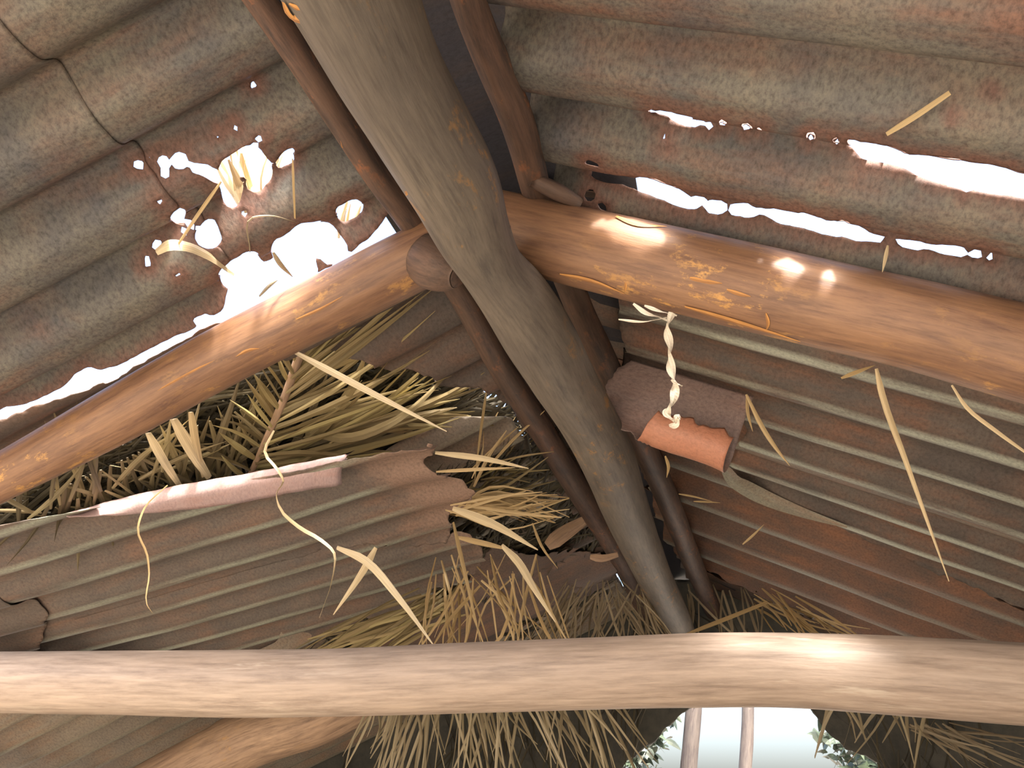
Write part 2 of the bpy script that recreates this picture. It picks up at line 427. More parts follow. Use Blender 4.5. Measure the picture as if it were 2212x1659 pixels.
# ================================================================== THE SETTING
def ground():
    n = 40; xs = np.linspace(-30, 30, n); ys = np.linspace(-30, 30, n)
    X, Y = np.meshgrid(xs, ys, indexing='ij'); Z = .06*fbm(X*.4, Y*.4, 2, 3)-.02
    P = np.stack([X.ravel(), Y.ravel(), Z.ravel()], 1); idx = np.arange(n*n).reshape(n, n)
    q = np.stack([idx[:-1, :-1], idx[1:, :-1], idx[1:, 1:], idx[:-1, 1:]], -1).reshape(-1, 4)
    o = link('floor', P, q, 'earth'); o['kind'] = 'structure'; o['label'] = 'bare packed earth floor and yard'
    return o
ground()
def wall(name, label, axis, at, a0, a1, z1, seed):
    n, k = 60, 24; A, Z = np.meshgrid(np.linspace(a0, a1, n), np.linspace(-.05, z1, k), indexing='ij'); A = A.ravel(); Z = Z.ravel()
    D = at+.03*fbm(A*3, Z*3, seed, 3); P = np.stack([D, A, Z], 1) if axis == 0 else np.stack([A, D, Z], 1)
    idx = np.arange(n*k).reshape(n, k); q = np.stack([idx[:-1, :-1], idx[1:, :-1], idx[1:, 1:], idx[:-1, 1:]], -1).reshape(-1, 4)
    o = link(name, P, q, 'earth'); solid(o, .14); o['kind'] = 'structure'; o['label'] = label; return o
wall('wall_left_added', 'unseen mud wall added under the left eave to cut side light', 0, -2.75, -1.9, 4.9, 1.62, 1)  # both side walls are unseen, added to make the light more directional
wall('wall_right_added', 'unseen mud wall added under the right eave to cut side light', 0, 1.60, -1.9, 4.9, 1.70, 2)

# ================================================================== THE POLES
RIDGE_Z = .90
rows = [(0, 610, 920), (130, 690, 962), (260, 775, 1022), (390, 860, 1088), (510, 932, 1116), (580, 985, 1142), (640, 1025, 1196),
        (720, 1072, 1248), (810, 1132, 1290), (890, 1188, 1332), (980, 1238, 1375), (1080, 1285, 1403), (1150, 1320, 1424),
        (1230, 1362, 1450), (1350, 1430, 1500)]
ridge_c = [(-.43, -.9, RIDGE_Z+CAMZ, .083), (-.435, -.1, RIDGE_Z+CAMZ, .082)]
ridge_c += log_px([((a+b)/2, y, (b-a)*.885) for (y, a, b) in rows], lambda x, y: atZ(x, y, RIDGE_Z))
ridge_c += [(-.47, 4.85, RIDGE_Z+CAMZ, .078)]
ridge = empty('ridge_pole', ridge_c[4][:3])
tag(ridge, 'thick grey-brown ridge log running from overhead to the far gable', 'log')
log('trunk', ridge_c, 'ridge', ridge, seg=44, sub=8, rough=.03, seed=4, knots=[(2.6, 4.4, .012, .05), (1.55, 5.2, .01, .04)])

def under(ctrl, i_pos, ang_v, lift):
    """a point on the skin of a log: nearest control position, direction ang_v"""
    p = np.array(ctrl[:3]); v = np.asarray(ang_v, float); v /= np.linalg.norm(v); return p+v*(ctrl[3]+lift)
def flake(name, parent, ctrl, px_pts, w_px, mat='bark', lift=.002):
    """a strip of bark clinging to a log's skin under the given pixels"""
    D = catmull(ctrl, 30); C, R = D[:, :3], D[:, 3]
    pts = []
    for (x, y) in px_pts:
        d = ray(x, y); d /= np.linalg.norm(d)
        best = None
        q = C-O; t = q@d; dist = np.linalg.norm(q-np.outer(t, d), axis=1); i = int(np.argmin(dist/R))
        m = min(dist[i], R[i]*.97); tt = t[i]-math.sqrt(R[i]**2-m*m); p = O+d*tt
        v = p-C[i]; v /= np.linalg.norm(v); pts.append(C[i]+v*(R[i]*1.012+lift))
    nr = pts[len(pts)//2]-C[int(np.argmin(np.linalg.norm(C-pts[len(pts)//2], axis=1)))]
    w = w_px*depth(pts[0])/F
    return blade(name, pts, w, mat, parent, nrm=nr, n=10, tip=.15, thick=.12, root=.4)
for pts, w in [([(616, 2), (634, 34), (664, 46), (698, 72)], 24), ([(692, -5), (680, 18), (686, 40)], 18), ([(628, 5), (655, 20), (676, 30)], 20), ([(820, 15), (850, 40), (858, 60)], 14), ([(800, 195), (801, 205), (803, 213)], 6),
               ([(872, 385), (882, 405), (880, 420)], 20), ([(735, 110), (748, 135), (752, 160)], 9), ([(1013, 480), (1024, 500), (1032, 520)], 9),
               ([(1130, 770), (1150, 782), (1172, 790)], 11), ([(1240, 925), (1247, 937), (1250, 944)], 9)]:
    flake('bark_flake', ridge, ridge_c, pts, w)
flake('notch', ridge, ridge_c, [(1062, 520), (1085, 505), (1112, 488)], 50, 'purlin', .0005)['label'] = 'dark notch'
crack = flake('crack_edge', ridge, ridge_c, [(925, 60), (955, 150), (990, 230), (1030, 310), (1062, 360), (1082, 400), (1094, 425)], 9, 'ridge', .001)

def mid(rows_): return rows_
rl_c = log_px([(-400, 1240, 88), (-200, 1138, 94), (0, 1033, 102), (246, 901, 124), (451, 786, 128), (700, 660, 132), (900, 558, 136), (960, 528, 134)],
              lambda x, y: atY(x, y, 1.36))
rafter_l = empty('rafter', rl_c[-1][:3]); tag(rafter_l, 'orange-brown round rafter sloping down to the left from under the ridge log', 'log', 'round pole rafters')
log('trunk', rl_c, 'rafter', rafter_l, sub=12, rough=.025, seed=9)
ce = log('cut_end', log_px([(918, 552, 112), (938, 563, 122), (958, 574, 116), (978, 586, 92), (992, 594, 60)], lambda x, y: atY(x, y, 1.335)), 'purlin', rafter_l, seg=24, sub=5, rough=.12, seed=3); ce['label'] = 'rounded grey cut end'
for pts, w in [([(640, 690), (690, 668), (740, 640)], 6), ([(330, 850), (420, 800), (500, 760)], 5), ([(500, 775), (540, 755), (560, 752)], 7)]:
    flake('bark_flake', rafter_l, rl_c, pts, w)
rr_c = log_px([(1035, 478, 150), (1130, 504, 162), (1364, 560, 178), (1552, 605, 186), (1730, 647, 190), (1971, 700, 195), (2212, 763, 210), (2480, 832, 222), (2800, 915, 235), (3300, 1046, 265), (4000, 1230, 310)],
              lambda x, y: atY(x, y, 1.35))
rafter_r = empty('rafter', rr_c[0][:3]); tag(rafter_r, 'thick orange-brown rafter sloping right above the curled metal flap', 'log', 'round pole rafters')
log('trunk', rr_c, 'rafter', rafter_r, sub=12, rough=.025, seed=13, knots=[(.36, 4.0, .006, .02)])
for pts, w in [([(1490, 600), (1520, 607), (1560, 612)], 12), ([(1570, 625), (1600, 635), (1622, 640)], 9), ([(1350, 595), (1352, 612), (1350, 628)], 8),
               ([(1480, 660), (1600, 695), (1730, 735)], 16), ([(1655, 675), (1660, 695), (1655, 712)], 8), ([(1210, 590), (1280, 605), (1350, 632)], 12),
               ([(1330, 470), (1380, 488), (1440, 492)], 14)]:
    flake('bark_flake', rafter_r, rr_c, pts, w)

TIE_Z = .228
trow = [(0, 1410, 1536), (300, 1408, 1541), (500, 1407, 1546), (700, 1405, 1544), (1000, 1391, 1536), (1300, 1379, 1528), (1500, 1371, 1524),
        (1700, 1370, 1524), (1900, 1376, 1539), (2212, 1391, 1564)]
tb_c = log_px([(x, (a+b)/2, b-a) for (x, a, b) in [(-900, 1420, 1530), (-400, 1412, 1532)]+trow+[(2600, 1405, 1590), (3000, 1420, 1612)]], lambda x, y: atY(x, y, 1.53))
tie = empty('tie_beam', tb_c[6][:3]); tag(tie, 'pale smooth tie beam log spanning the hut from side to side', 'log')
log('trunk', tb_c, 'beam', tie, sub=10, rough=.02, seed=21, knots=[(1.75, 4.5, .003, .012)])
for pts, w in [([(1105, 1458), (1200, 1455), (1260, 1452)], 5), ([(600, 1478), (700, 1472), (800, 1478)], 4), ([(1000, 1470), (1090, 1466), (1130, 1466)], 4)]:
    flake('bark_flake', tie, tb_c, pts, w, 'beam', .0005)

pl_up = [(290, -420, 74), (420, -200, 66), (562, 0, 66), (665, 150, 64), (735, 260, 60), (800, 360, 58), (885, 475, 58)]
pl_dn = [(985, 620, 56), (1080, 790, 54), (1170, 930, 54), (1250, 1060, 52), (1335, 1195, 46), (1400, 1330, 40)]
pl_c = log_px(pl_up+pl_dn, lambda x, y: on(-1, x, y, -.042))
pl = empty('purlin_pole', pl_c[3][:3]); tag(pl, 'thin dark reddish pole left of the ridge log, under the roof sheets', 'log', 'thin poles beside the ridge')
log('trunk', pl_c, 'purlin', pl, seg=24, sub=8, rough=.05, seed=31)
for pts, w in [([(740, 270), (745, 295), (742, 318)], 22), ([(690, 180), (700, 210), (722, 240)], 10)]: flake('bark_flake', pl, pl_c, pts, w)
pr_c = log_px([(915, -420, 84), (960, -200, 78), (1012, 0, 76), (1070, 150, 76), (1105, 230, 76), (1135, 320, 70), (1155, 400, 64), (1240, 640, 60), (1300, 770, 58), (1365, 910, 56), (1430, 1050, 52), (1490, 1200, 44), (1545, 1330, 36)],
              lambda x, y: on(1, x, y, -.045))
pr = empty('purlin_pole', pr_c[3][:3]); tag(pr, 'thin dark grey-brown pole right of the ridge log, under the roof sheets', 'log', 'thin poles beside the ridge')
log('trunk', pr_c, 'purlin', pr, seg=24, sub=8, rough=.06, seed=35, knots=[(1.15, 1.0, .01, .03)])
wedge_c = [(*on(1, 1150, 388, -.06), .014), (*on(1, 1200, 412, -.055), .017), (*on(1, 1255, 440, -.05), .011)]
tag(log('wood_wedge', wedge_c, 'purlin', None, seg=12, sub=5, rough=.1, seed=5), 'short wooden wedge jammed above the right rafter beside the ridge', 'wedge')

# a far rafter on the left, seen below the tie beam
fl_c = log_px([(250, 1760, 135), (400, 1668, 125), (560, 1590, 118), (700, 1545, 112), (900, 1460, 100), (1150, 1330, 80)], lambda x, y: atY(x, y, 3.1))
fr_l = empty('rafter', fl_c[3][:3]); tag(fr_l, 'far slanting brown pole below the tie beam at lower left', 'log', 'round pole rafters')
log('trunk', fl_c[:4]+[(*atY(790, 1500, 3.1), fl_c[3][3]*.9)], 'pole_far', fr_l, seg=28, sub=10, rough=.05, seed=44, knots=[(.5, 5.0, .01, .03)])
for pts, w in [([(600, 1600), (640, 1597), (690, 1606)], 9)]: flake('bark_flake', fr_l, fl_c, pts, w)

# ================================================================== ROOF SHEETS, NEAR BAY
HL = [[(292, 355, 9), (310, 358, 7)], [(326, 346, 5)], [(353, 349, 11)], [(388, 347, 18)], [(358, 378, 6)], [(420, 362, 9), (445, 368, 14), (470, 382, 12)],
      [(495, 365, 20), (540, 345, 30), (560, 372, 30), (555, 395, 18)], [(500, 400, 20), (500, 430, 17)], [(603, 356, 8), (622, 341, 13)], [(628, 325, 4)],
      [(452, 508, 27), (456, 488, 14)], [(383, 467, 12), (388, 460, 8)], [(337, 532, 8), (341, 522, 7)], [(547, 183, 8)], [(469, 291, 7)], [(529, 464, 6)], [(345, 436, 4)],
      [(318, 556, 5)], [(321, 573, 6)], [(384, 594, 5)], [(560, 300, 5)], [(552, 312, 4)], [(505, 272, 4), (512, 282, 3)], [(408, 482, 4), (412, 488, 3)],
      [(395, 495, 3), (402, 502, 3)], [(745, 460, 16), (768, 446, 14)],
      [(500, 600, 24), (540, 575, 30), (540, 640, 50), (500, 690, 22)], [(620, 545, 34), (660, 520, 36), (695, 510, 30), (720, 540, 30)], [(560, 620, 50), (640, 580, 40)],
      [(445, 690, 10), (425, 695, 9)], [(520, 680, 30)]]
EDGE_L = [(-400, 1010), (-100, 925), (0, 886), (60, 872), (120, 842), (165, 808), (185, 797), (222, 800), (250, 795), (300, 770), (330, 752), (395, 722), (440, 690),
          (475, 675), (520, 640), (600, 640), (740, 560), (800, 510), (860, 440), (900, 420), (900, -900), (-900, -900)]
def near_left_field(x, y, S, Y):
    nz = rag(S, Y, 6, 5)
    h = np.minimum(chain_field(HL, x, y)-3+nz, poly_field(EDGE_L, x, y)+nz*1.1)
    return h/1500.0
sh = sheet('roof_sheet', LEFT, .19, .60, -1.7, 1.42, 'sheet_near', field=near_left_field, n0=.0025, ds=.007, dy=.007, seed=3, ragged=.001, amp=.034, sharp=.9)
tag(sh, 'grey rusty corrugated sheet with big jagged holes, left of the ridge log', 'roof sheet', 'corrugated roof sheets')
sh = sheet('roof_sheet', LEFT, .525, 2.4, -1.7, 1.42, 'sheet_near', field=near_left_field, n0=-.0005, ds=.008, dy=.007, seed=3, ragged=.0012, amp=.034, sharp=.9)
tag(sh, 'overlapping lower corrugated sheet at far upper left, ragged along the rafter', 'roof sheet', 'corrugated roof sheets')

HR = [[(1405, 240, 4), (1430, 243, 6), (1465, 255, 8), (1490, 260, 10), (1502, 268, 4)], [(1520, 264, 5)], [(1533, 271, 7)], [(1560, 266, 7)], [(1612, 275, 7), (1618, 276, 5)], [(1641, 282, 6)],
      [(1752, 296, 9)], [(1805, 303, 7), (1808, 308, 5)],
      [(1838, 308, 8), (1850, 313, 10), (1872, 326, 20), (1920, 334, 19), (1960, 350, 18), (2010, 362, 26), (2060, 375, 31), (2130, 384, 30), (2212, 400, 24), (2320, 420, 20), (2700, 500, 18)], [(2083, 405, 8), (2083, 418, 4)],
      [(1272, 350, 5), (1290, 356, 5)], [(1272, 422, 9)], [(1298, 445, 3), (1306, 452, 4)],
      [(1284, 374, 5), (1310, 383, 9), (1345, 390, 10), (1400, 402, 17), (1450, 420, 18), (1485, 436, 10), (1505, 444, 4)], [(1500, 430, 4), (1515, 433, 5)], [(1537, 446, 11), (1552, 448, 10)],
      [(1588, 452, 8), (1612, 455, 14), (1630, 458, 10)], [(1642, 455, 8), (1690, 467, 11), (1740, 477, 15), (1780, 490, 12), (1820, 494, 16), (1858, 507, 14), (1880, 513, 8), (1935, 523, 6), (1990, 532, 8), (2070, 543, 7), (2082, 545, 4)],
      [(2105, 547, 6), (2118, 549, 5)], [(2140, 554, 6)], [(1436, 288, 5), (1434, 304, 3)], [(1431, 322, 3)], [(2140, 192, 2)], [(2055, 250, 2)]]
def near_right_field(x, y, S, Y):
    return (chain_field(HR, x, y)-1.5+rag(S, Y, 6, 15))/1500.0
sh = sheet('roof_sheet', RIGHT, .14, 2.3, -1.7, 1.44, 'sheet_near', field=near_right_field, n0=.0, ds=.008, dy=.006, seed=17, goff=(4, 3), amp=.034, sharp=.9)
tag(sh, 'grey-brown corrugated sheet with two bright rusted-through slits, above the right rafter', 'roof sheet', 'corrugated roof sheets')

# folded cap over the apex
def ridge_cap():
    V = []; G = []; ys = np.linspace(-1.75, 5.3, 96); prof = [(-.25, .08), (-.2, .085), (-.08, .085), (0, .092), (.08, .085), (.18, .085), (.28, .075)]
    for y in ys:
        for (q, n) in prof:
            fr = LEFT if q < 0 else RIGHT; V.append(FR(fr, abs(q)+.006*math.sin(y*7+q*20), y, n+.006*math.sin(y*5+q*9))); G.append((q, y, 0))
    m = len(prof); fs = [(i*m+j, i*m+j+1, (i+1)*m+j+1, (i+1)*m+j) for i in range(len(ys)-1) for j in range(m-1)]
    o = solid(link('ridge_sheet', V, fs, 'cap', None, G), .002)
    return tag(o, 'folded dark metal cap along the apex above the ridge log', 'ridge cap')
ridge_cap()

# ================================================================== ROOF SHEETS, FAR BAY
def fl_upper(x, y, S, Y):
    pg = [(560, 800), (690, 745), (760, 765), (830, 800), (900, 800), (960, 835), (1040, 840), (1105, 885), (1125, 930), (1190, 965), (1185, 1050), (1235, 1110), (1215, 1170), (1340, 1240), (1500, 1240), (1500, 300), (500, 300)]
    return (poly_field(pg, x, y)+rag(S, Y, 12, 31))/1000.0
sh = sheet('roof_sheet', LEFT, .0, .62, 1.50, 5.3, 'sheet_brown', field=fl_upper, n0=.02, ds=.010, dy=.012, seed=23, goff=(8, 0))
tag(sh, 'dark brown corrugated sheet just below the left rafter, beside the ridge', 'roof sheet', 'corrugated roof sheets')
sh = sheet('roof_sheet', LEFT, .3, 2.75, 1.78, 2.45, 'sheet_brown', n0=.20, ds=.03, dy=.02, seed=27, goff=(2, 7))  # opaque layer added over the thatch so no sky shows through
tag(sh, 'dark sheet added above the palm thatch to block the sky, below the left rafter', 'roof sheet', 'corrugated roof sheets')
sh = sheet('roof_sheet', LEFT, .5, 2.75, 1.30, 1.80, 'sheet_brown', n0=.045, ds=.012, dy=.008, seed=28, goff=(2, 9),
           field=lambda x, y, S, Y: (poly_field([(-500, 1040), (-100, 938), (0, 905), (120, 862), (240, 826), (300, 786), (330, 768), (395, 736), (440, 708), (462, 696), (500, 690), (700, 640), (700, 700), (300, 900), (-500, 1300)], x, y)+rag(S, Y, 8, 33))/900.0)
tag(sh, 'narrow dark strip of sheet between the bright ragged slit and the left rafter', 'roof sheet', 'corrugated roof sheets')
sh = sheet('roof_sheet', LEFT, .25, 3.1, 2.2, 5.3, 'sheet_brightened', n0=.03, ds=.02, dy=.014, seed=29, goff=(5, 2),
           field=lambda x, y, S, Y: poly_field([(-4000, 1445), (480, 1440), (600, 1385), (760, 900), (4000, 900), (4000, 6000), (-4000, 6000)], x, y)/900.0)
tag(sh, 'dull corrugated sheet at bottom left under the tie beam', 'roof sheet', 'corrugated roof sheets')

FLD = [(860, 1330), (960, 1290), (1010, 1250), (1060, 1180), (1130, 1190), (1180, 1198), (1240, 1190), (1290, 1200), (1348, 1210), (1340, 1238), (1290, 1275), (1200, 1318), (1120, 1350), (1050, 1400), (1000, 1470), (600, 1500)]
sh = sheet('roof_sheet', LEFT, .1, 1.9, 2.7, 5.0, 'sheet_curl', n0=-.035, ds=.014, dy=.012, seed=77, goff=(3, 6), pitch=.5, phase=3.6, amp=.03,
           field=lambda x, y, S, Y: (poly_field(FLD, x, y)+rag(S, Y, 12, 79))/700.0)
tag(sh, 'broad reddish-brown bent sheet behind the hanging stalks, left of the far ridge log', 'roof sheet', 'corrugated roof sheets')

# the sagging sheet: its ridge end has dropped, so it lies flatter than the roof
SAG = math.atan(.2154); SAGO = (-.8446, 2.05, .8345+CAMZ); SAGF = frame(-1, SAGO, SAG)
def sag_hit(x, y, off=0.0):
    d = ray(x, y); o, a, b, c = SAGF; o = o+c*off
    return O+d*(((o-O)@c)/(d@c))
def sag_s(p): return float((np.asarray(p)-SAGF[0])@SAGF[1])
SAG_A = [(-300, 1215), (0, 1135), (150, 1108), (770, 992), (900, 968), (935, 958), (942, 985), (925, 995), (950, 1020), (1000, 1040), (1022, 1062), (1015, 1085), (975, 1108), (972, 1150), (978, 1165), (950, 1180),
         (905, 1172), (860, 1182), (800, 1178), (760, 1186), (720, 1172), (694, 1187), (600, 1213), (300, 1299), (0, 1385), (-400, 1500)]
SAG_B = [(-400, 1300), (0, 1210), (300, 1180), (700, 1150), (1000, 1150), (1045, 1180), (1040, 1225), (1000, 1245), (1010, 1262), (940, 1275), (905, 1310), (820, 1330), (740, 1345), (700, 1375), (640, 1400), (560, 1420), (0, 1560), (-400, 1600)]
def sag_warp(S, Y):
    return .010*np.sin(S*3.1+1)+.012*np.sin(S*9)*np.exp(-np.abs(S)*3), .0*S
sagA = empty('roof_sheet', SAGO); tag(sagA, 'sagging brown corrugated sheet with folded pink edge, below the palm thatch', 'roof sheet', 'corrugated roof sheets')
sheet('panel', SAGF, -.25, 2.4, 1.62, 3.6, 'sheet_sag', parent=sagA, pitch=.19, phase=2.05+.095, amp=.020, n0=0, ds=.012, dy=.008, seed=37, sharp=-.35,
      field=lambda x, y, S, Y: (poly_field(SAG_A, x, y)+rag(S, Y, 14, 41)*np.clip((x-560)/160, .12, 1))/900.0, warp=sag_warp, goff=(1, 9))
# its folded lip along the near edge
lip_top = [(150, 1108), (250, 1080), (390, 1048), (540, 1022), (660, 998), (765, 978)]
lip_bot = [(150, 1117), (250, 1113), (390, 1102), (540, 1082), (640, 1062), (752, 1046)]
def lip():
    A = catmull([sag_hit(x, y, .022) for x, y in lip_top], 8); Bt = catmull([atY(x, y, sag_hit(x, y)[1]-.05) for x, y in lip_bot], 8)
    V = []; G = []; m = 9
    for i in range(len(A)):
        for j in range(m):
            t = j/(m-1); p = A[i]*(1-t)+Bt[i]*t
            p = p+np.array([0, -1, -.3])*.018*math.sin(math.pi*t)+np.array([0, 0, .006])*math.sin(i*1.3)*(1 if i > len(A)-3 else .15)
            if i == len(A)-1: p = p-(A[i]-A[i-1])/np.linalg.norm(A[i]-A[i-1])*(.03*abs(math.sin(j*1.7)))
            V.append(p); G.append((i*.03, t*.06, 0))
    fs = [(i*m+j, i*m+j+1, (i+1)*m+j+1, (i+1)*m+j) for i in range(len(A)-1) for j in range(m-1)]
    return solid(link('folded_edge', V, fs, 'lip', sagA, G), .002)
lip()['label'] = 'pale pink folded metal edge'
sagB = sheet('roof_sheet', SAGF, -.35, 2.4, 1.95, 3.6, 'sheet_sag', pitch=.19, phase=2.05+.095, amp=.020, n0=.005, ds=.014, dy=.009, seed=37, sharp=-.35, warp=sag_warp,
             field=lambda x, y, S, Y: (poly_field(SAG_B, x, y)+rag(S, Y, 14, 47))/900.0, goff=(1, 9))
tag(sagB, 'lower layer of rusty corrugated sheet under the sagging one, straw poking out', 'roof sheet', 'corrugated roof sheets')
cor = sheet('roof_sheet', SAGF, 1.30, 2.3, 1.8, 3.0, 'sheet_brown', pitch=.19, phase=2.05+.095, amp=.02, n0=-.02, ds=.014, dy=.010, seed=51,
            field=lambda x, y, S, Y: (poly_field([(-300, 1200), (20, 1195), (70, 1190), (115, 1215), (108, 1260), (100, 1330), (80, 1420), (-300, 1500)], x, y)+rag(S, Y, 12, 53))/900.0)
tag(cor, 'small corner of dark rusty sheet at the left picture edge above the tie beam', 'roof sheet', 'corrugated roof sheets')

FRA = [(1335, 560), (1338, 690), (1352, 760), (1345, 800), (1440, 850), (1600, 860), (1612, 930), (1575, 1010), (1590, 1040), (1640, 1068), (1720, 1102), (1800, 1130), (1900, 1180), (2212, 1318), (2500, 1440), (2800, 1500), (2800, 500)]
frA = empty('roof_sheet', FR(RIGHT, .2, 1.9)); tag(frA, 'dark corrugated sheet with pale ridge lines and a torn curled flap, under the right rafter', 'roof sheet', 'corrugated roof sheets')
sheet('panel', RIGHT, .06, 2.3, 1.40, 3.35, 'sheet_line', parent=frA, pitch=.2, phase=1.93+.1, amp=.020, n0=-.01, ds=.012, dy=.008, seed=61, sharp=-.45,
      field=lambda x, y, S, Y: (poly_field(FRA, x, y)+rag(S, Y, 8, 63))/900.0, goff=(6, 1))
# torn flap that hangs from it and curls back on itself
def flap():
    top = [(1362, 778), (1430, 798), (1505, 820), (1565, 838), (1628, 856)]
    base = [on(1, x, y, -.03) for x, y in top]
    m = 46; k = 30
    B = catmull(base, 8); B = B[np.linspace(0, len(B)-1, k).round().astype(int)]
    ax = B[-1]-B[0]; ax /= np.linalg.norm(ax)
    out = np.array([0, .10, -1.0]); out -= ax*(out@ax); out /= np.linalg.norm(out); nr = np.cross(ax, out)
    if nr[1] > 0: nr = -nr                       # towards the middle of the hut
    V = []; G = []
    for i in range(k):
        u = i/(k-1)
        turn = 1.0+2.7*min(1, max(0, (u-.26)/.16))**1.5      # the left corner is only bent, the rest is rolled right over
        for j in range(m):
            v = j/(m-1); R = .054-.004*u
            flat = .128+.01*math.sin(u*5)+.042*u; Lf = flat+R*turn+.008*math.sin(u*23)+.006*math.sin(u*51)
            l = v*Lf
            if l < flat: p = out*l+nr*(.010*math.sin(l/flat*math.pi))
            else:
                a = (l-flat)/R; p = out*(flat+R*math.sin(a))+nr*(R*(1-math.cos(a)))
            edge = -.030*math.sin(min(1, v*1.2)*math.pi*.9)*max(0, 1-u*4)+(.003*math.sin(j*.55)+.0015*math.sin(j*1.3+1))*max(0, 1-u*10)+ax@ax*.01*v*u
            V.append(B[i]+p+ax*edge); G.append((u*.25, l, 0))
    fs = [(i*m+j, i*m+j+1, (i+1)*m+j+1, (i+1)*m+j) for i in range(k-1) for j in range(m-1)]
    o = link('flap', V, fs, 'flap', frA, G, mats=['flap', 'flap_red']); o['label'] = 'torn reddish flap curling back on itself'
    solid(o, .002).modifiers[0].material_offset = 1
    return o
flap()
bl_ = [on(1, x, y, -.035) for x, y in [(1566, 1008), (1592, 1042), (1645, 1072), (1725, 1104), (1830, 1138)]]
blade('bent_lip', bl_, pxw_(bl_[0], 46), 'lip_olive', frA, n=14, tip=.15, root=.5, nrm=(-SN, -.7, -CS), thick=.12)['label'] = 'pale olive bent edge of the sheet'
FRB = [(1330, 850), (1420, 985), (1450, 985), (1560, 1010), (1700, 1080), (1900, 1160), (2500, 1380), (2500, 1800), (2000, 1440), (1850, 1372), (1700, 1310), (1560, 1255), (1430, 1190), (1400, 1120), (1340, 960)]
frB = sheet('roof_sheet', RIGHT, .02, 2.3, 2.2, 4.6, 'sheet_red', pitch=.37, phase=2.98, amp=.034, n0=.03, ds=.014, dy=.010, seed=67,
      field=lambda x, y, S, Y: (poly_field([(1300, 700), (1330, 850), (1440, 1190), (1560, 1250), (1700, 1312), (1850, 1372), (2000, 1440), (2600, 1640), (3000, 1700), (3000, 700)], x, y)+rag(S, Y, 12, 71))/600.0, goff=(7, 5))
tag(frB, 'reddish rusted corrugated sheet below the streaked one, right of the far ridge log', 'roof sheet', 'corrugated roof sheets')
frC = sheet('roof_sheet', RIGHT, .0, 2.4, 1.42, 5.3, 'sheet_brown', pitch=.2, phase=1.9, amp=.015, n0=.075, ds=.04, dy=.02, seed=73)
tag(frC, 'dark upper roof sheet showing in the gap beside the right of the ridge log', 'roof sheet', 'corrugated roof sheets')

# ================================================================== GABLE END
def gable():
    Yg = 4.85
    OPEN = [(1300, 2600), (1295, 1800), (1335, 1665), (1400, 1612), (1445, 1570), (1490, 1528), (1560, 1500), (1700, 1500), (1765, 1545), (1800, 1598), (1850, 1625), (1900, 1650), (1935, 1800), (1940, 2600)]
    fr = (np.array([APX, Yg, CAMZ]), np.array([1.0, 0, 0]), np.array([0, 0, 1.0]), np.array([0, -1.0, 0]))
    nx, nz = 260, 150
    xs = np.linspace(-3.3, 2.0, nx); zs = np.linspace(-1.5, 1.25, nz)
    X, Z = np.meshgrid(xs, zs, indexing='ij'); X = X.ravel(); Z = Z.ravel()
    Yv = Yg+.08*fbm(X*6, Z*2, 3, 3)
    P = np.stack([X, Yv, Z+CAMZ], 1)
    px_, py_ = project(P)
    g = np.minimum(-poly_field(OPEN, px_, py_)/400+.05*fbm(X*18, Z*18, 7, 3), (APZ+.16-TAN*np.abs(X-APX)-Z))
    V, fs, GG = clip_mesh(P, np.stack([X, Z, 0*X], 1), g, nx, nz, None)
    e = empty('gable_thatch', (APX, Yg, CAMZ)); tag(e, 'dark thatched gable wall around the bright opening at the far end', 'thatch wall')
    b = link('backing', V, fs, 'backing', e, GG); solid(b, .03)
    # ragged blades on it
    bl = []; r = random.Random(5)
    for i in range(900):
        x = r.uniform(-3.0, 1.9); z = r.uniform(-.2, 1.15)
        if z > APZ-TAN*abs(x-APX): continue
        p = np.array([x, Yg-.04-r.random()*.10, z+CAMZ]); qx, qy = project(p)
        L = r.uniform(.15, .5); a = r.gauss(0, .35)
        q = p+np.array([math.sin(a)*L, -r.random()*.06, -math.cos(a)*L])
        q2x, q2y = project(q)
        if poly_field(OPEN, np.array([float(q2x)]), np.array([float(q2y)]))[0] > 22 or poly_field(OPEN, np.array([float(qx)]), np.array([float(qy)]))[0] > 0: continue
        bl.append(([p, (p+q)/2+np.array([r.gauss(0, .02), 0, 0]), q], r.uniform(.006, .014), dict(zc=r.random(), n=4)))
    m = many('straw_cover', bl, 'thatch', e); m['kind'] = 'stuff'
gable()

